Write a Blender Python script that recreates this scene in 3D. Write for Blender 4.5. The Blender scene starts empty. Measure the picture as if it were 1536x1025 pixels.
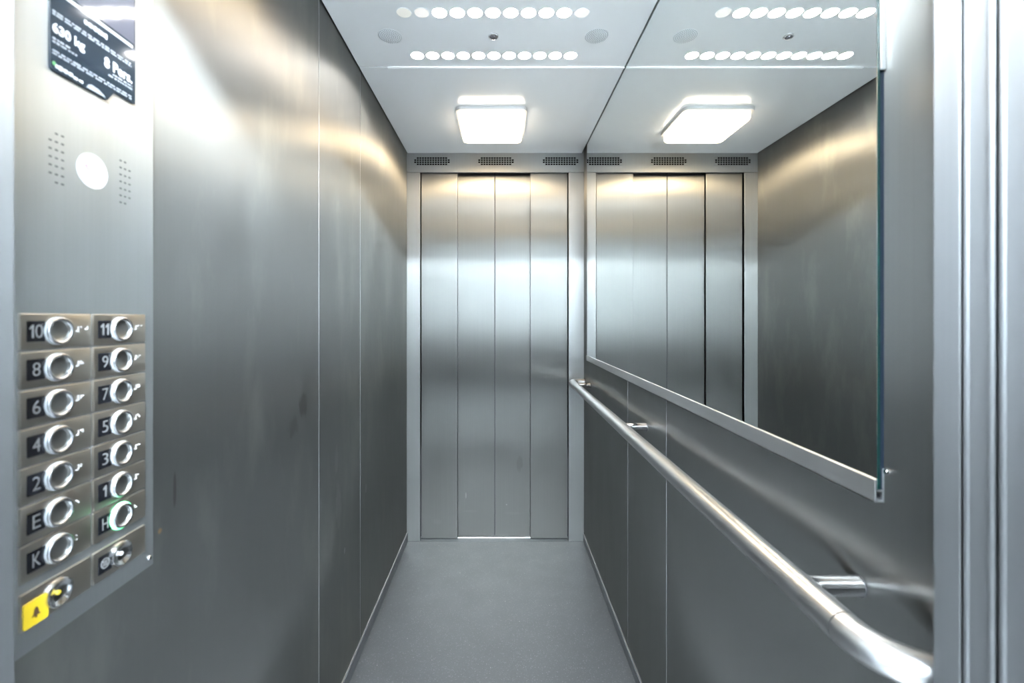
import bpy, bmesh, math, random
from mathutils import Vector, Matrix
random.seed(7)
S = bpy.context.scene
COL = S.collection
PI = math.pi

# ------------------------------------------------------------------ frame
F = 16.0 / 36.0 * 1536            # focal length in pixels of the 1536 px frame
CZ = 1.262                        # eye height
D = 2.568                         # distance to the far jambs
XL, XR = -0.526, 0.474            # cabin side walls
H = CZ + 0.929                    # ceiling height
CX = 0.5 * (XL + XR)
YN = 0.415                        # near (open) entrance, cabin face
JL, JR = -0.4425, 0.395           # near entrance jamb edges


# ------------------------------------------------------------------ helpers
def tag(o, label=None, cat=None, group=None, kind=None):
    if label: o['label'] = label
    if cat: o['category'] = cat
    if group: o['group'] = group
    if kind: o['kind'] = kind
    return o


def wloc(o):
    v = Vector((0, 0, 0))
    while o is not None:
        v = v + o.location
        o = o.parent
    return v


def empty(name, loc=(0, 0, 0), parent=None):
    o = bpy.data.objects.new(name, None)
    o.empty_display_size = 0.05
    COL.objects.link(o)
    o.location = Vector(loc) - (wloc(parent) if parent else Vector((0, 0, 0)))
    o.parent = parent
    return o


def obj(name, bm, mats, parent=None, smooth=None, origin=None):
    """bm is in world coordinates; links ONE mesh object."""
    base = wloc(parent) if parent else Vector((0, 0, 0))
    org = Vector(origin) if origin is not None else base
    bmesh.ops.translate(bm, verts=bm.verts, vec=-org)
    me = bpy.data.meshes.new(name)
    bm.normal_update()
    bm.to_mesh(me)
    bm.free()
    if not isinstance(mats, (list, tuple)): mats = [mats]
    for m in mats: me.materials.append(m)
    if smooth is not None:
        me.polygons.foreach_set('use_smooth', [True] * len(me.polygons))
        try: me.set_sharp_from_angle(angle=math.radians(smooth))
        except Exception: pass
    o = bpy.data.objects.new(name, me)
    COL.objects.link(o)
    o.parent = parent
    o.location = org - base
    return o


def struct(name, bm, mats, parent=None, smooth=None):
    o = obj(name, bm, mats, parent, smooth)
    if parent is None: o['kind'] = 'structure'
    return o


def B(): return bmesh.new()


def box(bm, x0, x1, y0, y1, z0, z1, bev=0.0, mi=0, seg=2):
    t = bmesh.new()
    vs = [t.verts.new((x, y, z)) for x in (x0, x1) for y in (y0, y1) for z in (z0, z1)]
    for f in ((0, 1, 3, 2), (4, 6, 7, 5), (0, 4, 5, 1), (2, 3, 7, 6), (0, 2, 6, 4), (1, 5, 7, 3)):
        t.faces.new([vs[i] for i in f])
    bmesh.ops.recalc_face_normals(t, faces=t.faces)
    if bev > 0:
        bmesh.ops.bevel(t, geom=t.edges[:], offset=bev, segments=seg, profile=0.5, affect='EDGES')
    for f in t.faces: f.material_index = mi
    merge(bm, t)


def merge(bm, t, mat=None):
    if mat is not None: bmesh.ops.transform(t, matrix=mat, verts=t.verts)
    me = bpy.data.meshes.new('tmp')
    t.to_mesh(me); t.free()
    bm.from_mesh(me)
    bpy.data.meshes.remove(me)


def lathe(profile, n=40, mi=0, cap0=True, cap1=True):
    """profile: (radius, height) list, axis +Z, bmesh returned."""
    t = bmesh.new()
    rings = []
    for r, h in profile:
        if r < 1e-7:
            rings.append([t.verts.new((0, 0, h))])
        else:
            rings.append([t.verts.new((r * math.cos(2 * PI * k / n), r * math.sin(2 * PI * k / n), h)) for k in range(n)])
    for a, b in zip(rings, rings[1:]):
        for k in range(n):
            k2 = (k + 1) % n
            if len(a) == 1 and len(b) == 1: continue
            if len(a) == 1: t.faces.new((a[0], b[k2], b[k]))
            elif len(b) == 1: t.faces.new((a[k], a[k2], b[0]))
            else: t.faces.new((a[k], a[k2], b[k2], b[k]))
    if cap0 and len(rings[0]) > 1: t.faces.new(rings[0][::-1])
    if cap1 and len(rings[-1]) > 1: t.faces.new(rings[-1])
    bmesh.ops.recalc_face_normals(t, faces=t.faces)
    for f in t.faces: f.material_index = mi
    return t


def tube(bm, pts, r, n=32, cap=True, mi=0):
    pts = [Vector(p) for p in pts]
    t = bmesh.new()
    rings = []
    up = Vector((0, 0, 1))
    for i, p in enumerate(pts):
        d = (pts[min(i + 1, len(pts) - 1)] - pts[max(i - 1, 0)]).normalized()
        u = up.cross(d).normalized(); v = d.cross(u)
        rr = r[i] if isinstance(r, (list, tuple)) else r
        rings.append([t.verts.new(p + u * rr * math.cos(2 * PI * k / n) + v * rr * math.sin(2 * PI * k / n)) for k in range(n)])
    for a, b in zip(rings, rings[1:]):
        for k in range(n):
            t.faces.new((a[k], a[(k + 1) % n], b[(k + 1) % n], b[k]))
    if cap:
        t.faces.new(rings[0]); t.faces.new(rings[-1])
    bmesh.ops.recalc_face_normals(t, faces=t.faces)
    for f in t.faces: f.material_index = mi
    merge(bm, t)


def prism(bm, poly, n0, n1, place, mi=0):
    """poly of (u, v); place(u, v, n) -> world."""
    t = bmesh.new()
    a = [t.verts.new(place(u, v, n0)) for u, v in poly]
    b = [t.verts.new(place(u, v, n1)) for u, v in poly]
    t.faces.new(a[::-1]); t.faces.new(b)
    m = len(poly)
    for i in range(m):
        t.faces.new((a[i], a[(i + 1) % m], b[(i + 1) % m], b[i]))
    bmesh.ops.recalc_face_normals(t, faces=t.faces)
    for f in t.faces: f.material_index = mi
    merge(bm, t)


def rrect(u0, u1, v0, v1, r, n=5):
    out = []
    for cu, cv, a0 in ((u1 - r, v1 - r, 0), (u0 + r, v1 - r, PI / 2), (u0 + r, v0 + r, PI), (u1 - r, v0 + r, 1.5 * PI)):
        for k in range(n + 1):
            a = a0 + PI / 2 * k / n
            out.append((cu + r * math.cos(a), cv + r * math.sin(a)))
    return out


def circ(cu, cv, r, n=24):
    return [(cu + r * math.cos(2 * PI * k / n), cv + r * math.sin(2 * PI * k / n)) for k in range(n)]


def left(u, v, n):        # on the left wall's control panel: u along the wall, v height relative to the eye, n out of the plate
    return Vector((XP + n, u, CZ + v))


XP = XL + 0.002           # face of the control panel


def text_bm(s, size, weight=0.0, depth=0.0003):
    cu = bpy.data.curves.new('txt', 'FONT')
    cu.body = s; cu.size = size; cu.align_x = 'LEFT'
    cu.offset = weight; cu.extrude = depth
    cu.resolution_u = 4
    o = bpy.data.objects.new('txt', cu)
    COL.objects.link(o)
    dg = bpy.context.evaluated_depsgraph_get()
    dg.update()
    me = bpy.data.meshes.new_from_object(o.evaluated_get(dg))
    bpy.data.objects.remove(o)
    bpy.data.curves.remove(cu)
    t = bmesh.new(); t.from_mesh(me)
    bpy.data.meshes.remove(me)
    return t


def text_on_left(bm, s, u0, u1, v0, v1, n, weight=0.0, mi=0):
    """lettering fitted to a box on the control panel"""
    t = text_bm(s, 0.02, weight)
    xs = [v.co.x for v in t.verts]; ys = [v.co.y for v in t.verts]
    ax, bx_, ay, by = min(xs), max(xs), min(ys), max(ys)
    for v in t.verts:
        x, y, z = v.co
        v.co = left(u0 + (x - ax) / (bx_ - ax) * (u1 - u0), v0 + (y - ay) / (by - ay) * (v1 - v0), n + z)
    for f in t.faces: f.material_index = mi
    merge(bm, t)


# ------------------------------------------------------------------ materials
def nmat(name):
    m = bpy.data.materials.new(name)
    m.use_nodes = True
    nt = m.node_tree
    return m, nt, nt.nodes['Principled BSDF']


def plain(name, col, rough=0.4, metal=0.0, spec=0.5, coat=0.0, emit=None, es=0.0, vary=0.0):
    m, nt, p = nmat(name)
    p.inputs['Base Color'].default_value = (*col, 1)
    p.inputs['Roughness'].default_value = rough
    p.inputs['Metallic'].default_value = metal
    p.inputs['Specular IOR Level'].default_value = spec
    p.inputs['Coat Weight'].default_value = coat
    p.inputs['Coat Roughness'].default_value = 0.05
    if emit:
        p.inputs['Emission Color'].default_value = (*emit, 1)
        p.inputs['Emission Strength'].default_value = es
    if vary:
        tc = nt.nodes.new('ShaderNodeNewGeometry')
        nz = nt.nodes.new('ShaderNodeTexNoise'); nz.inputs['Scale'].default_value = 14; nz.inputs['Detail'].default_value = 4
        nt.links.new(tc.outputs['Position'], nz.inputs['Vector'])
        mr = nt.nodes.new('ShaderNodeMapRange')
        mr.inputs['To Min'].default_value = rough - vary; mr.inputs['To Max'].default_value = rough + vary
        nt.links.new(nz.outputs['Fac'], mr.inputs['Value'])
        nt.links.new(mr.outputs['Result'], p.inputs['Roughness'])
    return m


def steel(name, tangent, col=(0.56, 0.57, 0.575), rough=0.36, aniso=0.85, streak=0.05, dirt=0.0, marks=(), axis=1, haze=0.0):
    """vertically brushed stainless steel; reflections spread along the tangent"""
    m, nt, p = nmat(name)
    N, L = nt.nodes, nt.links
    p.inputs['Metallic'].default_value = 1
    p.inputs['Anisotropic'].default_value = aniso
    cv = N.new('ShaderNodeCombineXYZ')
    for i in range(3): cv.inputs[i].default_value = tangent[i]
    L.new(cv.outputs[0], p.inputs['Tangent'])
    g = N.new('ShaderNodeNewGeometry')
    mp = N.new('ShaderNodeMapping'); mp.inputs['Scale'].default_value = (260, 260, 2.2)
    L.new(g.outputs['Position'], mp.inputs['Vector'])
    nz = N.new('ShaderNodeTexNoise'); nz.inputs['Scale'].default_value = 1; nz.inputs['Detail'].default_value = 3
    L.new(mp.outputs[0], nz.inputs['Vector'])
    # wide, uneven cleaning marks
    mp2 = N.new('ShaderNodeMapping'); mp2.inputs['Scale'].default_value = (7, 7, 2.4)
    L.new(g.outputs['Position'], mp2.inputs['Vector'])
    nz2 = N.new('ShaderNodeTexNoise'); nz2.inputs['Scale'].default_value = 1; nz2.inputs['Detail'].default_value = 6; nz2.inputs['Roughness'].default_value = 0.6
    L.new(mp2.outputs[0], nz2.inputs['Vector'])
    a = N.new('ShaderNodeMath'); a.operation = 'MULTIPLY_ADD'
    L.new(nz.outputs['Fac'], a.inputs[0]); a.inputs[1].default_value = streak * 2; a.inputs[2].default_value = rough - streak
    b = N.new('ShaderNodeMath'); b.operation = 'MULTIPLY_ADD'
    L.new(nz2.outputs['Fac'], b.inputs[0]); b.inputs[1].default_value = 0.10 + dirt; L.new(a.outputs[0], b.inputs[2])
    c = N.new('ShaderNodeMath'); c.operation = 'SUBTRACT'; L.new(b.outputs[0], c.inputs[0]); c.inputs[1].default_value = (0.10 + dirt) / 2
    L.new(c.outputs[0], p.inputs['Roughness'])
    mx = N.new('ShaderNodeMix'); mx.data_type = 'RGBA'
    mx.inputs[6].default_value = (*[k * 0.93 for k in col], 1); mx.inputs[7].default_value = (*[min(1, k * 1.07) for k in col], 1)
    L.new(nz.outputs['Fac'], mx.inputs[0])
    out = mx.outputs[2]
    if dirt:
        mr = N.new('ShaderNodeMapRange'); mr.inputs['From Min'].default_value = 0.52; mr.inputs['From Max'].default_value = 0.75
        mr.inputs['To Max'].default_value = 0.35
        L.new(nz2.outputs['Fac'], mr.inputs['Value'])
        m2 = N.new('ShaderNodeMix'); m2.data_type = 'RGBA'
        L.new(mr.outputs[0], m2.inputs[0]); L.new(out, m2.inputs[6]); m2.inputs[7].default_value = (0.30, 0.30, 0.26, 1)
        out = m2.outputs[2]
    sep = None
    for (py, pz, sy, sz, mc, amt) in marks:          # stains with a shape of their own (y, z, half sizes, colour)
        if sep is None:
            sep = N.new('ShaderNodeSeparateXYZ'); L.new(g.outputs['Position'], sep.inputs[0])
            dn = N.new('ShaderNodeTexNoise'); dn.inputs['Scale'].default_value = 60; dn.inputs['Detail'].default_value = 4
            mpd = N.new('ShaderNodeMapping'); mpd.inputs['Scale'].default_value = (1, 1, 0.35)
            L.new(g.outputs['Position'], mpd.inputs['Vector']); L.new(mpd.outputs[0], dn.inputs['Vector'])
        q = []
        for ax, cc, ss in ((axis, py, sy), (2, pz, sz)):
            s1 = N.new('ShaderNodeMath'); s1.operation = 'SUBTRACT'; L.new(sep.outputs[ax], s1.inputs[0]); s1.inputs[1].default_value = cc
            s2 = N.new('ShaderNodeMath'); s2.operation = 'DIVIDE'; L.new(s1.outputs[0], s2.inputs[0]); s2.inputs[1].default_value = ss
            s3 = N.new('ShaderNodeMath'); s3.operation = 'MULTIPLY'; L.new(s2.outputs[0], s3.inputs[0]); L.new(s2.outputs[0], s3.inputs[1])
            q.append(s3)
        ad = N.new('ShaderNodeMath'); ad.operation = 'ADD'; L.new(q[0].outputs[0], ad.inputs[0]); L.new(q[1].outputs[0], ad.inputs[1])
        ns = N.new('ShaderNodeMath'); ns.operation = 'MULTIPLY_ADD'; L.new(dn.outputs['Fac'], ns.inputs[0]); ns.inputs[1].default_value = 2.4; ns.inputs[2].default_value = -1.2
        a2 = N.new('ShaderNodeMath'); a2.operation = 'ADD'; L.new(ad.outputs[0], a2.inputs[0]); L.new(ns.outputs[0], a2.inputs[1])
        mr = N.new('ShaderNodeMapRange'); mr.interpolation_type = 'SMOOTHSTEP'
        mr.inputs['From Min'].default_value = 1.0; mr.inputs['From Max'].default_value = 0.2
        mr.inputs['To Min'].default_value = 0; mr.inputs['To Max'].default_value = amt
        L.new(a2.outputs[0], mr.inputs['Value'])
        m3 = N.new('ShaderNodeMix'); m3.data_type = 'RGBA'
        L.new(mr.outputs[0], m3.inputs[0]); L.new(out, m3.inputs[6]); m3.inputs[7].default_value = (*mc, 1)
        out = m3.outputs[2]
    L.new(out, p.inputs['Base Color'])
    if haze:                                          # a second, softer lobe: the fine scratches of use
        p2 = N.new('ShaderNodeBsdfPrincipled')
        p2.inputs['Metallic'].default_value = 1; p2.inputs['Roughness'].default_value = 0.62
        p2.inputs['Anisotropic'].default_value = 0.5
        L.new(cv.outputs[0], p2.inputs['Tangent']); L.new(out, p2.inputs['Base Color'])
        ms = N.new('ShaderNodeMixShader'); ms.inputs[0].default_value = haze
        L.new(p.outputs[0], ms.inputs[1]); L.new(p2.outputs[0], ms.inputs[2])
        L.new(ms.outputs[0], N['Material Output'].inputs['Surface'])
    return m


def floor_mat():
    m, nt, p = nmat('grey_speckled_vinyl')
    N, L = nt.nodes, nt.links
    g = N.new('ShaderNodeNewGeometry')
    v = N.new('ShaderNodeTexVoronoi'); v.inputs['Scale'].default_value = 330
    L.new(g.outputs['Position'], v.inputs['Vector'])
    r = N.new('ShaderNodeValToRGB')
    r.color_ramp.elements[0].position = 0.0; r.color_ramp.elements[0].color = (0.020, 0.0212, 0.0225, 1)
    e = r.color_ramp.elements.new(0.78); e.color = (0.024, 0.0255, 0.027, 1)
    r.color_ramp.elements[-1].position = 1.0; r.color_ramp.elements[-1].color = (0.07, 0.072, 0.074, 1)
    L.new(v.outputs['Color'], r.inputs[0])
    # sparse light chips
    v2 = N.new('ShaderNodeTexVoronoi'); v2.inputs['Scale'].default_value = 36
    L.new(g.outputs['Position'], v2.inputs['Vector'])
    lt = N.new('ShaderNodeMath'); lt.operation = 'LESS_THAN'; lt.inputs[1].default_value = 0.045
    L.new(v2.outputs['Distance'], lt.inputs[0])
    sp = N.new('ShaderNodeSeparateColor'); L.new(v2.outputs['Color'], sp.inputs[0])
    gt = N.new('ShaderNodeMath'); gt.operation = 'GREATER_THAN'; gt.inputs[1].default_value = 0.72
    L.new(sp.outputs[0], gt.inputs[0])
    mu = N.new('ShaderNodeMath'); mu.operation = 'MULTIPLY'; L.new(lt.outputs[0], mu.inputs[0]); L.new(gt.outputs[0], mu.inputs[1])
    mx = N.new('ShaderNodeMix'); mx.data_type = 'RGBA'
    L.new(mu.outputs[0], mx.inputs[0]); L.new(r.outputs[0], mx.inputs[6]); mx.inputs[7].default_value = (0.2, 0.2, 0.19, 1)
    L.new(mx.outputs[2], p.inputs['Base Color'])
    nz = N.new('ShaderNodeTexNoise'); nz.inputs['Scale'].default_value = 9; nz.inputs['Detail'].default_value = 5
    L.new(g.outputs['Position'], nz.inputs['Vector'])
    mr = N.new('ShaderNodeMapRange'); mr.inputs['To Min'].default_value = 0.34; mr.inputs['To Max'].default_value = 0.52
    L.new(nz.outputs['Fac'], mr.inputs['Value']); L.new(mr.outputs[0], p.inputs['Roughness'])
    bp = N.new('ShaderNodeBump'); bp.inputs['Strength'].default_value = 0.12; bp.inputs['Distance'].default_value = 0.001
    L.new(v.outputs['Distance'], bp.inputs['Height']); L.new(bp.outputs[0], p.inputs['Normal'])
    return m


STY = (0, 1, 0); STX = (1, 0, 0)
LM = []
def pm(px, py, X):      # a mark on a side wall, from where it is seen
    y = X * F / (px - 750); return y, CZ + (477 - py) * y / F
DK = (0.07, 0.065, 0.055); LT = (0.42, 0.41, 0.39)
for px, py, sy, sz, c, a in ((455, 606, .030, .040, DK, .55), (440, 640, .035, .03, DK, .35), (508, 755, .030, .09, LT, .12),
                             (505, 690, .02, .05, LT, .10), (549, 732, .014, .02, LT, .2), (517, 826, .006, .012, LT, .5),
                             (240, 797, .006, .006, (.4, .25, .12), .7), (262, 735, .004, .03, DK, .6)):
    y, z = pm(px, py, XL); LM.append((y, z, sy, sz, c, a))
M = {}
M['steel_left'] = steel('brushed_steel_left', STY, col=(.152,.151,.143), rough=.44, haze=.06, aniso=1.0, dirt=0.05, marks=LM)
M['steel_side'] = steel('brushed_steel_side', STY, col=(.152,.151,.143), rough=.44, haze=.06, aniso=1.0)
DM = [((px - 750) * D / F, CZ + (477 - py) * D / F, sy, sz, c, a) for px, py, sy, sz, c, a in (
    (698, 748, .004, .020, LT, .4), (705, 772, .05, .008, LT, .06), (770, 775, .06, .010, LT, .05), (830, 566, .09, .012, LT, .08),
    (655, 785, .03, .02, LT, .05), (760, 762, .004, .004, LT, .6), (780, 700, .02, .05, DK, .2))]
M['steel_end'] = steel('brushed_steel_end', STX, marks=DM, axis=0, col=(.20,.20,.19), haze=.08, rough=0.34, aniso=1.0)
M['steel_jamb'] = steel('brushed_steel_jamb', STX, col=(0.26, 0.263, 0.26), rough=0.40, haze=.3)
M['steel_panel'] = steel('brushed_steel_panel', STY, col=(0.27, 0.278, 0.28), rough=0.42, haze=.3)
M['jamb'] = steel('satin_steel_door_edge', STY, col=(.19,.194,.197), rough=.46, aniso=.9, haze=.3)
M['edge'] = plain('bright_cut_edge', (0.80, 0.81, 0.82), 0.28, 1.0)
M['alu'] = plain('satin_aluminium', (0.80, 0.81, 0.82), 0.38, 1.0, vary=0.06)
M['chrome'] = plain('polished_steel', (0.72, 0.72, 0.73), 0.10, 1.0, vary=0.03)
M['tube'] = plain('satin_steel_tube', (0.72, 0.72, 0.72), 0.33, 1.0, vary=0.05)
M['ring'] = plain('satin_chrome_ring', (0.66, 0.67, 0.69), 0.26, 1.0)
M['dish'] = plain('satin_button_dish', (0.55, 0.56, 0.56), 0.34, 1.0)
M['tile'] = plain('warm_satin_steel_plate', (0.52, 0.49, 0.44), 0.34, 1.0, vary=0.05)
M['ceil'] = plain('glossy_white_ceiling_panel', (0.95, 0.965, 0.98), 0.20, 0.2, 0.5, vary=0.03)
M['floor'] = floor_mat()
M['dark'] = plain('dark_gap', (0.006, 0.006, 0.007), 0.9, 0.0, 0.0)
M['rubber'] = plain('black_rubber', (0.02, 0.02, 0.022), 0.55)
M['base'] = plain('dark_grey_skirting', (0.07, 0.075, 0.08), 0.5, vary=0.08)
M['black'] = plain('black_plaque', (0.008, 0.009, 0.013), 0.25)
M['digit'] = plain('grey_numeral', (0.24, 0.245, 0.25), 0.35)
M['braille'] = plain('white_braille_dots', (0.85, 0.86, 0.88), 0.3)
M['yellow'] = plain('yellow_plaque', (0.90, 0.66, 0.03), 0.4)
M['bellsym'] = plain('dark_bell_symbol', (0.10, 0.05, 0.03), 0.5)
M['disp'] = plain('dark_slate_glass', (0.022, 0.036, 0.055), 0.07, 0.0, 0.5, coat=0.6)
M['screen'] = plain('lilac_grey_screen', (0.16, 0.16, 0.20), 0.06, 0.0, 0.5, coat=0.6)
M['white'] = plain('white_lettering', (0.85, 0.88, 0.92), 0.4)
M['greytxt'] = plain('pale_grey_lettering', (0.42, 0.47, 0.53), 0.4)
M['greendot'] = plain('green_print', (0.10, 0.42, 0.14), 0.4)
M['sticker'] = plain('white_paper_sticker', (0.80, 0.80, 0.82), 0.5)
M['redprint'] = plain('red_print', (0.50, 0.28, 0.34), 0.5)
M['greyprint'] = plain('faint_grey_print', (0.68, 0.69, 0.71), 0.5)
M['collar'] = plain('frosted_plastic_collar', (0.72, 0.76, 0.80), 0.35)
M['green'] = plain('lit_green_collar', (0.35, 0.8, 0.5), 0.35, emit=(0.12, 1.0, 0.36), es=1.6)
M['whitedot'] = plain('white_pip', (0.9, 0.9, 0.92), 0.35)
M['yellowdot'] = plain('yellow_pip', (0.85, 0.65, 0.06), 0.35)
M['lamp'] = plain('lit_opal_diffuser', (0.9, 0.9, 0.88), 0.4, emit=(1.0, 0.78, 0.50), es=11.0)
M['lampdull'] = plain('lit_opal_diffuser_dimmer', (0.9, 0.9, 0.88), 0.4, emit=(1.0, 0.80, 0.55), es=7.0)
M['lampside'] = plain('opal_bowl_side', (0.9, 0.9, 0.88), 0.4, emit=(1.0, 0.84, 0.62), es=1.6)
M['housing'] = plain('white_lamp_housing', (0.50, 0.50, 0.50), 0.4)
M['spot'] = plain('lit_spot_lens', (0.9, 0.9, 0.9), 0.3, emit=(1.0, 0.97, 0.94), es=20.0)
M['spotdim'] = plain('fading_spot_lens', (0.55, 0.56, 0.50), 0.25, emit=(1.0, 0.96, 0.90), es=0.10)
M['spothalf'] = plain('weak_spot_lens', (0.55, 0.55, 0.54), 0.25, emit=(1.0, 0.94, 0.88), es=.15)
M['domeglass'] = plain('smoked_dome', (0.10, 0.10, 0.11), 0.12, 0.0, 0.6, coat=0.5)
M['grey'] = plain('mid_grey_ring', (0.32, 0.33, 0.34), 0.4)
M['seamtrim'] = plain('white_joint_profile', (0.93, 0.94, 0.95), 0.3)
M['hole'] = plain('speaker_hole', (0.06, 0.065, 0.07), 0.8)
M['spk'] = plain('white_speaker_cover', (0.76, 0.79, 0.81), 0.35)
M['lobbywall'] = plain('white_plaster', (0.54, 0.555, 0.57), 0.8)
M['lobbyfloor'] = plain('pale_terrazzo', (0.18, 0.185, 0.19), 0.7, vary=0.1)
M['added_dado'] = plain('added_dark_wall_band', (0.04, 0.042, 0.045), 0.5)
M['added_lobby_lamp'] = plain('added_cool_light', (0.9, 0.9, 0.9), 0.4, emit=(0.80, 0.915, 1.0), es=200.0)
for kk in ('edge', 'alu', 'chrome', 'tube', 'ring', 'dish', 'tile', 'base', 'black', 'digit', 'braille', 'yellow', 'bellsym', 'disp', 'screen', 'white',
           'greytxt', 'greendot', 'sticker', 'redprint', 'greyprint', 'collar', 'whitedot', 'yellowdot'):
    bc = M[kk].node_tree.nodes['Principled BSDF'].inputs['Base Color']
    km = {'tile': .85, 'tube': .62, 'alu': .8, 'braille': .5, 'chrome': .85, 'ring': .6}.get(kk, .5)
    bc.default_value = (*[q * km for q in bc.default_value[:3]], 1)
m, nt, p = nmat('mirror_silvering')
p.inputs['Metallic'].default_value = 1; p.inputs['Roughness'].default_value = 0.012
p.inputs['Base Color'].default_value = (0.93, 0.955, 0.94, 1)
M['mirror'] = m
M['glassedge'] = plain('green_glass_edge', (0.004, 0.018, 0.016), 0.25, 0.0, 0.3)
M['glassback'] = plain('navy_mirror_backing', (0.006, 0.010, 0.018), 0.5, 0.0, 0.2)

# ------------------------------------------------------------------ cabin shell
bm = B(); box(bm, XL - .03, XR + .03, YN - .03, D, -.06, 0); struct('floor', bm, M['floor'])

SEAM = 1.687
bm = B()
box(bm, XL + .004, XR - .0125, YN - .03, SEAM - .003, H, H + .03, .0015)
box(bm, XL + .004, XR - .0125, SEAM + .002, D - .002, H, H + .03, .0015)
box(bm, XL - .05, XR + .05, YN - .05, D + .1, H + .03, H + .06)
struct('ceiling', bm, M['ceil'])
bm = B(); box(bm, XL + .11, XR - .0125, SEAM - .005, SEAM + .004, H - .0038, H + .02, .0006); struct('trim_1', bm, M['seamtrim'])


def side_wall(name, x0, x1, mat, seams):
    bm = B()
    ys = [YN - .024] + seams + [D + .03]
    for i in range(len(ys) - 1):
        a = ys[i] + (0.0006 if i else 0); b = ys[i + 1] - (0.0006 if i < len(ys) - 2 else 0)
        box(bm, x0, x1, a, b, .052, H + .03, .0008)
    return struct(name, bm, mat)


side_wall('wall_left', XL - .03, XL, M['steel_left'], [1.321, 1.711])
side_wall('wall_right', XR, XR + .03, M['steel_side'], [1.295, 1.686])
k = 2
for x, sgn, ys in ((XL, 1, ((1.321, .0022), (1.711, .0010))), (XR, -1, ((1.295, .0011), (1.686, .0010)))):
    for y, w in ys:                                           # bright edge of each panel joint
        bm = B(); box(bm, min(x, x + sgn * .0011), max(x, x + sgn * .0011), y - w / 2, y + w / 2, .055, H - .002, .0004)
        struct('trim_%d' % k, bm, M['edge']); k += 1
bm = B(); box(bm, XL - .03, XL + .006, YN - .02, D, 0, .048, .002); struct('baseboard_left', bm, M['base'])
bm = B(); box(bm, XR - .006, XR + .03, YN - .02, D, 0, .042, .002); struct('baseboard_right', bm, M['base'])
for x, sgn, z in ((XL, 1, .048), (XR, -1, .042)):
    bm = B(); box(bm, min(x, x + sgn * .0025), max(x, x + sgn * .0025), YN - .02, D, z, z + .0018, .0005)
    struct('trim_%d' % k, bm, M['tile']); k += 1

# far end: transom with its two jambs
bm = B()
box(bm, XL, XR, D - .001, D + .02, CZ + .823, H + .03, .001)
box(bm, XL, XR, D - .004, D + .004, CZ + .8205, CZ + .826, .0008)
struct('wall_front', bm, M['steel_jamb'])
for x0, x1 in ((XL, -.4505), (.387, XR)):
    bm = B(); box(bm, x0, x1, D, D + .03, 0, CZ + .8205, .0015)
    struct('trim_%d' % k, bm, M['steel_jamb']); k += 1
bm = B(); box(bm, XL, XR, D + .09, D + .12, -.06, H + .06); struct('wall_shaft', bm, M['dark'])
bm = B()
box(bm, -.46, .395, D + .0005, D + .013, -.05, .0015, .0005)
box(bm, -.46, .395, D + .0135, D + .0315, -.05, .003, .001)
struct('trim_%d' % k, bm, M['base']); k += 1
bm = B(); box(bm, -.46, .395, D + .033, D + .075, -.05, .0065, .001); struct('trim_%d' % k, bm, M['alu']); k += 1

# four-leaf closed doors
door = empty('door_1', (CX, D + .03, 0)); door['kind'] = 'structure'
P = D / F
def dx(px): return (px - 750) * P
for i, (x0, x1, yf) in enumerate(((dx(630.5), dx(686), .016), (dx(686), dx(741.6), .043), (dx(742.6), dx(797), .043), (dx(796), dx(852.5), .016))):
    if i == 1: x0 -= .02
    if i == 2: x1 += .02
    if i == 0: x0 += .003
    if i == 3: x1 -= .003
    bm = B(); box(bm, x0, x1, D + yf, D + yf + .022, .009, CZ + .87, .0018)
    pnl = obj('door_panel', bm, M['steel_end'], door)
    if i in (1, 2):
        xe = x1 if i == 1 else x0
        bm = B(); box(bm, xe - .002, xe + .002, D + yf + .003, D + yf + .02, .01, CZ + .865)
        obj('rubber_edge', bm, M['rubber'], pnl)
    else:                                                       # toothed seal beside the jamb
        xe = x0 if i == 0 else x1
        bm = B(); s = -1 if i == 0 else 1
        for q in range(70):
            z = .02 + q * .0072
            box(bm, min(xe, xe + s * .005), max(xe, xe + s * .005), D + yf + .002, D + yf + .012, z, z + .0036)
        obj('brush_seal', bm, M['rubber'], pnl)

# ------------------------------------------------------------------ near entrance (open) and the landing behind the viewer
for x0, x1 in ((XL - .03, JL), (JR, XR + .03)):
    bm = B(); box(bm, x0, x1, YN - .024, YN, 0, CZ + .823, .0008)
    struct('trim_%d' % k, bm, M['jamb']); k += 1
bm = B(); box(bm, XL - .03, XR + .03, YN - .024, YN, CZ + .823, H + .03, .001); struct('wall_back', bm, M['steel_jamb'])
d2 = empty('door_2', (CX, YN - .05, 0)); d2['kind'] = 'structure'
for s, xj in ((1, JR), (-1, JL)):
    for y0, y1 in ((YN - .049, YN - .0242), (YN - .080, YN - .0525)):
        bm = B()
        xa, xb = xj + s * .0015, xj + s * .26
        xr = xj + s * .0030
        box(bm, min(xr, xb), max(xr, xb), y0 + .001, y1 - .001, .01, CZ + .87)
        for ye in (y0 + .0026, y1 - .0026):                       # rolled lips along the leading edge
            box(bm, min(xa, xa + s * .02), max(xa, xa + s * .02), ye - .0026, ye + .0026, .01, CZ + .87, .0022, seg=3)
        if y1 > YN - .03: box(bm, min(xj + s * .006, xb), max(xj + s * .006, xb), YN - .0527, YN - .0488, .01, CZ + .87)
        obj('door_panel', bm, M['jamb'], d2)
bm = B(); box(bm, XL - .2, XR + .2, .26, YN - .03, -.06, 0); struct('trim_%d' % k, bm, M['alu']); k += 1
bm = B()
box(bm, -1.7, -.50, .06, .27, 0, 2.62); box(bm, .46, 1.7, .06, .27, 0, 2.62); box(bm, -.50, .46, .06, .27, 2.10, 2.62)
struct('wall_landing', bm, M['lobbywall'])
bm = B(); box(bm, -1.7, 1.7, -3.2, .26, -.06, 0); struct('floor_landing', bm, M['lobbyfloor'])
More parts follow.
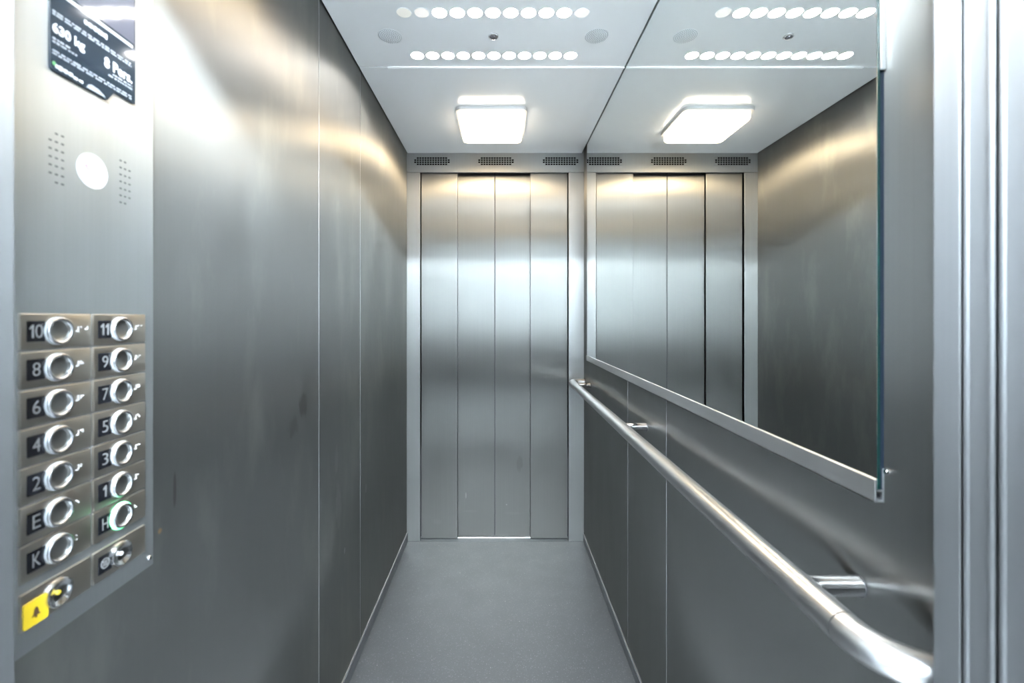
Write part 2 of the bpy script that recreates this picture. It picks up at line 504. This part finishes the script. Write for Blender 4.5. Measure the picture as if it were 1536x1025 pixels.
bm = B(); box(bm, -1.7, 1.7, -3.2, .26, 2.6, 2.66); struct('ceiling_landing', bm, M['lobbywall'])
bm = B(); box(bm, -1.7, 1.7, -3.26, -3.2, 0, 2.66); struct('wall_landing_back', bm, M['lobbywall'])
bm = B(); box(bm, -1.76, -1.7, -3.2, .26, 0, 2.66); struct('wall_landing_left', bm, M['lobbywall'])
bm = B(); box(bm, 1.7, 1.76, -3.2, .26, 0, 2.66); struct('wall_landing_right', bm, M['lobbywall'])
bm = B(); box(bm, -1.69, 1.69, -3.2, -3.185, .002, .95, .003); struct('trim_%d' % k, bm, M['added_dado']); k += 1  # unseen dark wall band, added to darken what the lower steel reflects
for x in (-1.7, 1.685):
    bm = B(); box(bm, x, x + .015, -3.18, .05, .002, .95, .003); struct('trim_%d' % k, bm, M['added_dado']); k += 1
for i, y in enumerate((-.75, -2.15)):  # unseen lamps added as the source of the cool light through the entrance
    t = empty('added_landing_lamp', (0, y, 2.6))
    tag(t, ('unseen long lamp added on the landing ceiling just outside the open entrance', 'unseen long lamp added in the middle of the landing ceiling')[i], 'lamp')
    bm = B(); box(bm, -.75, .75, y - .12, y + .12, 2.58, 2.6, .004); obj('housing', bm, M['housing'], t)
    bm = B(); box(bm, -.72, .72, y - .10, y + .10, 2.545, 2.58, .012); obj('diffuser', bm, M['added_lobby_lamp'], t)

# ------------------------------------------------------------------ ceiling fittings
LX0, LX1 = -.189, .112
for yc, lab in ((2.152, 'lit square white lamp on the ceiling in front of the closed doors'),
                (.842, 'lit square white lamp on the ceiling just inside the open entrance')):
    t = empty('ceiling_lamp', (.5 * (LX0 + LX1), yc, H)); tag(t, lab, 'lamp', 'square ceiling lamps')
    h = .5 * (LX1 - LX0)
    place = lambda u, v, n, yc=yc: Vector((.5 * (LX0 + LX1) + u, yc + v, H - n))
    bm = B(); prism(bm, rrect(-h - .008, h + .008, -h - .008, h + .008, .028), 0, .0145, place); obj('housing', bm, M['housing'], t, 35)
    bm = B()
    tt = bmesh.new()                                              # rounded opal bowl
    prof = [(-.003, .0146), (-.003, .030), (-.004, .042), (-.009, .048), (-.018, .051)]
    loops = []
    for off, n in prof:
        loops.append([tt.verts.new(place(u, v, n)) for u, v in rrect(-h - off, h + off, -h - off, h + off, .026 + off * .5)])
    for a, b in zip(loops, loops[1:]):
        for i in range(len(a)): tt.faces.new((a[i], a[(i + 1) % len(a)], b[(i + 1) % len(a)], b[i]))
    tt.faces.new(loops[-1]); tt.faces.new(loops[0][::-1])
    bmesh.ops.recalc_face_normals(tt, faces=tt.faces)
    tt.normal_update()
    for f in tt.faces: f.material_index = 0 if f.normal.z < -.85 else 1
    merge(bm, tt); obj('diffuser', bm, [M['lamp'] if yc > 1 else M['lampdull'], M['lampside']], t, 50)

ORD = ['first', 'second', 'third', 'fourth', 'fifth', 'sixth', 'seventh', 'eighth', 'ninth', 'tenth', 'eleventh']
DOWN = Matrix.Rotation(PI, 4, 'X')
for row, (y, where) in enumerate(((1.611, 'in row nearer closed doors'), (1.385, 'in row farther from closed doors'))):
    for i in range(11):
        x = -.0215 + (i - 5) * .0542
        lens = M['spot']; state = 'bright white'
        if row == 1 and i == 0: lens, state = M['spotdim'], 'dim greenish'
        if row == 1 and i == 1: lens, state = M['spothalf'], 'dim pinkish'
        if row == 1 and i == 10: lens, state = M['spothalf'], 'weak cream'
        t = empty('ceiling_spotlight', (x, y, H))
        tag(t, '%s round ceiling spotlight, %s from left wall %s' % (state, ORD[i], where), 'spotlight', 'two rows of ceiling spotlights')
        mt = Matrix.Translation((x, y, H)) @ DOWN
        bm = B(); merge(bm, lathe([(.0240, 0), (.0240, .0010), (.0234, .0013), (.0222, .0010)], 32, cap1=False), mt); obj('rim', bm, M['spk'], t, 40)
        bm = B(); merge(bm, lathe([(.0222, .0002), (.0222, .0008), (.016, .0016), (0, .0018)], 32, cap0=True), mt); obj('lens', bm, lens, t, 60)

t = empty('ceiling_camera', (-.022, 1.5, H)); tag(t, 'tiny grey dome camera on the ceiling between the two rows of spotlights', 'camera')
mt = Matrix.Translation((-.022, 1.5, H)) @ DOWN
bm = B(); merge(bm, lathe([(.0165, 0), (.0165, .003), (.015, .0045), (.0125, .004)], 36), mt); obj('ring', bm, M['grey'], t, 40)
bm = B(); merge(bm, lathe([(.0122 * math.cos(a), .004 + .006 * math.sin(a)) for a in [PI / 2 * q / 8 for q in range(9)]], 36), mt); obj('dome', bm, M['domeglass'], t, 60)

for x, lab in ((-.362, 'round perforated speaker in the ceiling by the left wall'), (.318, 'round perforated speaker in the ceiling by the mirror')):
    t = empty('ceiling_speaker', (x, 1.5, H)); tag(t, lab, 'speaker', 'ceiling speakers')
    mt = Matrix.Translation((x, 1.5, H)) @ DOWN
    bm = B(); merge(bm, lathe([(.039, 0), (.039, .0006), (.0385, .0008), (0, .0008)], 40), mt); obj('cover', bm, M['spk'] if x > 0 else M['spk'], t, 40)
    bm = B()
    for rr, n in ((.006, 6), (.012, 12), (.018, 18), (.024, 24), (.030, 30), (.036, 36)):
        for q in range(n):
            a = 2 * PI * q / n + rr * 40
            prism(bm, circ(x + rr * math.cos(a), 1.5 + rr * math.sin(a), .0014, 6), 0, .0011, lambda u, v, n_: Vector((u, v, H - n_)))
    obj('perforation', bm, M['hole'], t)

# ------------------------------------------------------------------ ventilation grilles in the transom
def grille(x0, x1, lab):
    zc = CZ + .8836
    t = empty('vent_grille', (.5 * (x0 + x1), D, zc)); tag(t, lab, 'vent', 'transom vent grilles')
    nc, nr = 14, 4
    cw = (x1 - x0) / nc; ch = .0117
    bm = B(); bk = B()
    yf, yb = D - .0040, D - .0012
    for i in range(nc):
        for j in range(nr):
            cx = x0 + (i + .5) * cw; cz = zc + (j - 1.5) * ch
            hole = not (i in (0, nc - 1) and j in (0, 3))
            o4 = [(cx + sx * cw / 2, cz + sz * ch / 2) for sx, sz in ((-1, -1), (1, -1), (1, 1), (-1, 1))]
            if not hole:
                bm.faces.new([bm.verts.new((u, yf, v)) for u, v in o4]); continue
            hw, hh = cw * .41, ch * .39
            i4 = [(cx + sx * hw, cz + sz * hh) for sx, sz in ((-1, -1), (1, -1), (1, 1), (-1, 1))]
            vo = [bm.verts.new((u, yf, v)) for u, v in o4]; vi = [bm.verts.new((u, yf, v)) for u, v in i4]
            vb = [bm.verts.new((u, yb, v)) for u, v in i4]
            for q in range(4):
                bm.faces.new((vo[q], vo[(q + 1) % 4], vi[(q + 1) % 4], vi[q]))
                bm.faces.new((vi[q], vi[(q + 1) % 4], vb[(q + 1) % 4], vb[q]))
    bmesh.ops.remove_doubles(bm, verts=bm.verts, dist=1e-6)
    # plate rim
    for a, b, c, d in ((x0, x1, zc + 2 * ch, zc + 2 * ch + .0012), (x0, x1, zc - 2 * ch - .0012, zc - 2 * ch), (x0 - .0012, x0, zc - 2 * ch, zc + 2 * ch), (x1, x1 + .0012, zc - 2 * ch, zc + 2 * ch)):
        box(bm, a, b, yf, D - .001, c, d)
    obj('perforated_plate', bm, M['steel_jamb'], t)
    box(bk, x0 + .001, x1 - .001, D - .0014, D - .0010, zc - 2 * ch + .001, zc + 2 * ch - .001)  # dark sheet stands in for the shade of the void behind the holes
    obj('painted_void_sheet', bk, M['dark'], t)


grille(-.485, -.282, 'perforated steel vent above the doors, beside the left wall')
grille(-.124, .079, 'perforated steel vent above the middle joint of the doors')
grille(.240, .443, 'perforated steel vent above the doors, beside the mirror')

# ------------------------------------------------------------------ mirror
YM0, YM1 = .5605, 2.43
t = empty('wall_mirror', (XR, .5 * (YM0 + YM1), CZ - .228)); tag(t, 'large frameless mirror on the right wall above the handrail', 'mirror')
bm = B(); box(bm, XR - .0095, XR - .0055, YM0, YM1, CZ - .212, H + .006, .0006)
bm.normal_update()
for f in bm.faces:
    f.material_index = 0 if f.normal.x < -.9 else 1
g = obj('mirror_glass', bm, [M['mirror'], M['glassedge']], t)
bm = B(); box(bm, XR - .0055, XR - .0003, YM0 + .001, YM1 - .002, CZ - .212, H + .006); obj('backing_board', bm, M['glassback'], t)
bm = B()
box(bm, XR - .0125, XR - .0100, YM0, YM1, CZ - .228, CZ - .1995, .0007)
box(bm, XR - .0125, XR - .0005, YM0, YM1, CZ - .228, CZ - .2255, .0007)
box(bm, XR - .0025, XR - .0003, YM0, YM1, CZ - .228, CZ - .186, .0007)
box(bm, XR - .0125, XR - .0005, YM0, YM1, CZ - .2145, CZ - .2125, .0007)
ch_ = obj('bottom_channel', bm, M['alu'], t)
bm = B()
for v in (-.2075, -.2195): merge(bm, lathe([(.0016, 0), (.0016, .001), (0, .001)], 14), Matrix.Translation((XR - .007, YM0 + .0012, CZ + v)) @ Matrix.Rotation(PI / 2, 4, 'X'))
obj('screw_hole', bm, M['dark'], ch_)
bm = B(); box(bm, XR - .0070, XR - .0005, YM0 - .003, YM0 - .0002, CZ + .305, H - .003, .0007); obj('edge_clip', bm, M['alu'], t)
bm = B(); merge(bm, lathe([(.0042, 0), (.0042, .003), (.003, .0048), (0, .005)], 20), Matrix.Translation((XR, YM0 - .006, CZ - .188)) @ Matrix.Rotation(-PI / 2, 4, 'Y')); obj('screw', bm, M['chrome'], t, 40)

# ------------------------------------------------------------------ handrail
RX, RZ, RR = .395, CZ - .356, .0195
t = empty('handrail', (XR, 1.5, RZ)); tag(t, 'tubular steel handrail along the right wall below the mirror', 'handrail')
def arc(cx, cy, r, a0, a1, n=12): return [(cx + r * math.cos(a0 + (a1 - a0) * q / n), cy + r * math.sin(a0 + (a1 - a0) * q / n), RZ) for q in range(n + 1)]
bm = B(); tube(bm, [(RX, .522, RZ), (RX, .9, RZ), (RX, 1.5, RZ), (RX, 2.0, RZ), (RX, 2.478, RZ)], RR, 40); obj('rail', bm, M['tube'], t, 40)
r = .040
bm = B(); tube(bm, [(RX, 2.479, RZ)] + arc(RX + r, 2.479, r, PI, PI / 2) + [(XR - .008, 2.479 + r, RZ)], RR * .97, 40); e1 = obj('elbow', bm, M['tube'], t, 40)
bm = B(); tube(bm, [(XR - .009, 2.479 + r, RZ), (XR - .0004, 2.479 + r, RZ)], RR * 1.04, 40); obj('gasket', bm, M['rubber'], e1, 40)
r = .070
bm = B(); tube(bm, [(RX, .5205, RZ)] + arc(RX + r, .515, r, PI, 1.5 * PI) + [(XR - .0004, .515 - r, RZ)], RR * .985, 40); obj('elbow', bm, M['tube'], t, 40)
for y in (.5995, 1.4716, 2.38):
    bm = B(); tube(bm, [(RX + .005, y, RZ + .003), (XR - .0006, y, RZ + .003)], .0128, 32)
    br = obj('bracket', bm, M['chrome'], t, 40)
    bm = B(); tube(bm, [(XR - .0022, y, RZ + .003), (XR - .0003, y, RZ + .003)], .0136, 32); obj('gasket', bm, M['rubber'], br, 40)

# ------------------------------------------------------------------ control panel
cp = empty('control_panel', (XL, .59, CZ - .375)); tag(cp, 'tall brushed steel car control panel with round buttons on the left wall', 'control panel')
PY0, PY1, PZ0 = .440, .688, CZ - .372
bm = B(); box(bm, XL + .0002, XP, PY0, PY1, PZ0, H - .004, .0008); obj('faceplate', bm, M['steel_panel'], cp)
bm = B(); merge(bm, lathe([(.0036, 0), (.0036, .0012), (.0026, .0024), (0, .0026)], 20), Matrix.Translation(left(.679, -.358, 0)) @ Matrix.Rotation(PI / 2, 4, 'Y')); obj('screw', bm, M['chrome'], cp, 40)

# display with its lettering
dsp_poly = [(.5275, .2935), (.5285, .2905), (.531, .289), (.604, .289), (.615, .305), (.650, .305), (.650, .62), (.5275, .62)]
bm = B(); prism(bm, dsp_poly, 0, .003, left)
dsp = obj('display', bm, M['disp'], cp); dsp['label'] = 'dark glass display panel with white lettering'
bm = B(); prism(bm, rrect(.529, .6485, .3895, .615, .001), .003, .0033, left); obj('screen', bm, M['screen'], dsp)
n0 = .0031
bm = B(); prism(bm, rrect(.529, .6455, .3818, .3862, .001), .003, .0034, left); obj('divider_line', bm, M['white'], dsp)
bm = B(); text_on_left(bm, '630 kg', .5295, .571, .3305, .346, n0, .0006); obj('load_lettering', bm, M['white'], dsp)
bm = B(); text_on_left(bm, '8 Pers.', .599, .6445, .331, .3455, n0, .0006); obj('persons_lettering', bm, M['white'], dsp)


def scrawl(bm, u0, u1, v, hgt, mean, mi=0, dens=.78):
    """print too small to read: a line of word-like dashes"""
    u = u0
    while u < u1:
        w = min(mean * random.uniform(.5, 1.6), u1 - u)
        if w > .0008:
            hh = hgt * random.uniform(.75, 1.0)
            prism(bm, rrect(u, u + w * dens, v - hh / 2, v + hh / 2, min(hh, w * dens) * .3, 2), .003, .0034, left, mi)
        u += w


bm = B(); scrawl(bm, .570, .604, .3718, .0075, .0062, 0, .9); obj('title_lettering', bm, M['white'], dsp)
bm = B(); scrawl(bm, .533, .556, .2955, .0055, .0055, 0, .9); scrawl(bm, .556, .569, .294, .004, .005); obj('footer_lettering', bm, M['white'], dsp)
bm = B()
for v in (.3585, .3552): scrawl(bm, .5295, .643, v, .0024, .008)
obj('caption_lettering', bm, M['greytxt'], dsp)
bm = B()
for v in (.3268, .3228): scrawl(bm, .5295, .553 + (.3268 - v) * 2, v, .0025, .006)
obj('caption_lettering', bm, M['greytxt'], dsp)
bm = B()
for v in (.3275, .3235): scrawl(bm, .612 - (.3275 - v) * 1.6, .6445, v, .0026, .006)
obj('caption_lettering', bm, M['greytxt'], dsp)
bm = B()
for v in (.3125, .3092): scrawl(bm, .5295, .6445, v, .0022, .009)
obj('caption_lettering', bm, M['greytxt'], dsp)
bm = B()
prism(bm, [(.573, .2905), (.601, .2905), (.598, .293), (.590, .2965), (.580, .2975), (.576, .2955)], .003, .0034, left)
obj('grey_emblem', bm, M['greytxt'], dsp)
bm = B(); prism(bm, circ(.5315, .2975, .0022, 16), .003, .0034, left); obj('green_emblem', bm, M['greendot'], dsp)

# speech perforations and the sticker between them
for cols in (((.530, 5), (.5375, 7), (.545, 7)), ((.6285, 7), (.636, 7), (.6435, 5))):
    bm = B()
    for u, n in cols:
        for q in range(n):
            v = .1885 + (q - (n - 1) / 2) * .0096
            prism(bm, rrect(u - .0021, u + .0021, v - .0012, v + .0012, .0011, 3), -.0002, .0002, left)
    obj('speech_perforation', bm, M['hole'], cp)
bm = B(); prism(bm, circ(.585, .1884, .0222, 48), 0, .0008, left)
st = obj('round_sticker', bm, M['sticker'], cp); st['label'] = 'round white sticker with faint print'
bm = B()
prism(bm, circ(.5755, .1925, .0020, 14), .0008, .0011, left, 0)
prism(bm, rrect(.5755, .580, .1885, .1905, .0008), .0008, .0011, left, 0)
for q, (a, b) in enumerate(((.585, .601), (.583, .602), (.583, .599), (.580, .598), (.578, .597))):
    prism(bm, rrect(a, b, .1935 - q * .0045, .195 - q * .0045, .0005, 2), .0008, .0010, left, 1)
obj('print', bm, [M['redprint'], M['greyprint']], st)

BR = {'1': '1', '2': '12', '3': '14', '4': '145', '5': '15', '6': '124', '7': '1245', '8': '125', '9': '24', '0': '245',
      'E': '15', 'H': '125', 'K': '13', '#': '3456'}
TW, TH = .0855, .0402
ROT = Matrix.Rotation(PI / 2, 4, 'Y')


def button_unit(key, u0, v1, what):
    v0 = v1 - TH
    org = left(u0, v0, 0)
    bm = B()
    tt = bmesh.new()
    merge(tt, bmesh.new())
    tt.free()
    prism(bm, rrect(u0, u0 + TW, v0, v1, .0012, 3), 0, .0030, left)
    e = [ed for ed in bm.edges if all(abs(v.co.x - (XP + .003)) < 1e-5 for v in ed.verts)]
    bmesh.ops.bevel(bm, geom=e, offset=.0009, segments=2, profile=.5, affect='EDGES')
    tile = obj('button_plate', bm, M['tile'], cp, 30, origin=org)
    tile['label'] = what
    cu, cv = u0 + .0415, v0 + TH * .5
    face = .0030
    special = key in ('bell', 'round')
    mt = Matrix.Translation(left(cu, cv, face)) @ ROT
    if not special:
        # frosted collar, chrome ring, hollow dish
        bm = B(); merge(bm, lathe([(.0178 if key == 'H' else .0166, 0), (.0172 if key == 'H' else .0166, .0028), (.0158, .0034)], 48, cap0=False, cap1=False), mt)
        c = obj('collar', bm, M['green'] if key == 'H' else M['collar'], tile, 40)
        if key == 'H': c['label'] = 'lit green collar'
        bm = B()
        prof = [(.0158, .0026), (.0163, .0032), (.0163, .0040), (.0155, .0052), (.0143, .0056), (.0130, .0052), (.0122, .0042), (.0112, .0012), (.0085, .0003), (0, .0001)]
        t2 = lathe(prof, 48, cap0=False)
        for f in t2.faces:
            f.material_index = 1 if (Vector((f.calc_center_median().x, f.calc_center_median().y)).length < .0117) else 0
        merge(bm, t2, mt)
        obj('push_button', bm, [M['ring'], M['dish']], tile, 40)
    else:
        bm = B()
        prof = [(.0162, 0), (.0166, .0015), (.0160, .0040), (.0145, .0048), (.0132, .0044), (.0110, .0022), (.0070, .0008), (0, .0004)]
        merge(bm, lathe(prof, 48), mt)
        pb = obj('push_button', bm, M['chrome'], tile, 40)
        bm = B(); merge(bm, lathe([(.0026, .0004), (.0026, .0018), (.0018, .0026), (0, .0029)], 24), mt)
        obj('centre_pip', bm, M['yellowdot'] if key == 'bell' else M['whitedot'], tile, 40)
    if key == 'bell':
        bm = B(); prism(bm, rrect(u0 + .0015, u0 + .0285, v0 + .001, v0 + .0285, .002), face - .001, face + .0022, left, 0)
        # bell: flared body with clapper
        bc, bv = u0 + .0145, v0 + .0155
        bell = [(bc - .0048, bv - .0045), (bc - .0030, bv - .0020), (bc - .0022, bv + .0025), (bc - .0008, bv + .0050), (bc + .0008, bv + .0050), (bc + .0022, bv + .0025), (bc + .0030, bv - .0020), (bc + .0048, bv - .0045)]
        prism(bm, bell, face + .002, face + .0026, left, 1)
        prism(bm, circ(bc, bv - .0058, .0013, 12), face + .002, face + .0026, left, 1)
        pq = obj('symbol_plaque', bm, [M['yellow'], M['bellsym']], tile); pq['label'] = 'yellow plaque with a dark bell'
        return
    bm = B(); prism(bm, rrect(u0 + .0062, u0 + .0268, v0 + .0085, v0 + .0318, .0012, 3), face - .0002, face + .0005, left, 0)
    pc = u0 + .0165
    if key == 'round':
        pv = v0 + .0202
        ring_o, ring_i = circ(pc, pv, .0066, 28), circ(pc, pv, .0054, 28)
        for q in range(28):
            q2 = (q + 1) % 28
            prism(bm, [ring_o[q], ring_o[q2], ring_i[q2], ring_i[q]], face + .0005, face + .0009, left, 1)
        for q in range(3):
            prism(bm, rrect(pc - .0040, pc + .0040, pv - .0032 + q * .0025, pv - .0018 + q * .0025, .0005, 2), face + .0005, face + .0009, left, 1)
    else:
        if '1' in key:
            def one(u, w=.0046):
                b0, t0 = v0 + .0128, v0 + .0278
                prism(bm, [(u + w, b0), (u + w, t0), (u + w - .0016, t0), (u, t0 - .0034), (u, t0 - .0056), (u + w - .0021, t0 - .0036), (u + w - .0021, b0)], face + .0004, face + .0010, left, 1)
            if key == '1': one(pc - .0028)
            elif key == '11': one(pc - .0066); one(pc + .0006)
            else:
                one(pc - .0076)
                text_on_left(bm, '0', pc - .0014, pc + .0072, v0 + .0128, v0 + .0278, face + .0007, -.0002, 1)
        w = (.0100 if key == '11' else .0135) if len(key) == 2 else (.0040 if key == '1' else .0086)
        if '1' not in key: text_on_left(bm, key, pc - w / 2, pc + w / 2, v0 + .0128, v0 + .0278, face + .0007, -.0002, 1)
    pq = obj('number_plaque' if key != 'round' else 'symbol_plaque', bm, [M['black'], M['digit']], tile)
    if key != 'round':
        cells = (['#'] if key.isdigit() else []) + list(key)
        bm = B()
        for ci, cchar in enumerate(cells):
            for dnum in BR[cchar]:
                dn = int(dnum) - 1
                du = u0 + .0655 + ci * .0062 + (dn // 3) * .0025
                dv = cv + .0038 - (dn % 3) * .0025
                merge(bm, lathe([(.00095, 0), (.0008, .0005), (.0004, .0008), (0, .00085)], 10), Matrix.Translation(left(du, dv, face)) @ ROT)
        obj('braille', bm, M['braille'], tile, 60)


for i, kx in enumerate(['10', '8', '6', '4', '2', 'E', 'K']):
    button_unit(kx, .4945, .0048 - .0427 * i, 'button plate marked %s' % kx)
button_unit('bell', .4945, -.3035, 'alarm button plate with a yellow bell plaque')
for i, kx in enumerate(['11', '9', '7', '5', '3', '1', 'H']):
    button_unit(kx, .5835, .0048 - .0427 * i, 'button plate marked %s' % kx)
button_unit('round', .5835, -.3035, 'button plate with a round symbol on a dark plaque')

# ------------------------------------------------------------------ camera, world, view
cam = bpy.data.cameras.new('camera')
co = bpy.data.objects.new('camera', cam); COL.objects.link(co)
co.location = (0, 0, CZ); co.rotation_euler = (PI / 2, 0, 0)
cam.lens = 16; cam.sensor_width = 36; cam.sensor_fit = 'HORIZONTAL'
cam.shift_x = (768 - 750) / 1536
cam.shift_y = -(512.5 - 477) / 1536
cam.clip_start = .02
cam.dof.use_dof = True; cam.dof.focus_distance = 2.4; cam.dof.aperture_fstop = 4.5
S.camera = co
w = bpy.data.worlds.new('world'); S.world = w; w.use_nodes = True
w.node_tree.nodes['Background'].inputs[0].default_value = (.05, .055, .06, 1)
w.node_tree.nodes['Background'].inputs[1].default_value = .2
S.view_settings.view_transform = 'Standard'
S.view_settings.look = 'None'
S.view_settings.exposure = 2.03
S.view_settings.gamma = 1
S.cycles.max_bounces = 16; S.cycles.glossy_bounces = 12; S.cycles.diffuse_bounces = 6
S.cycles.caustics_reflective = True
S.cycles.sample_clamp_indirect = 8
S.cycles.blur_glossy = 0.3
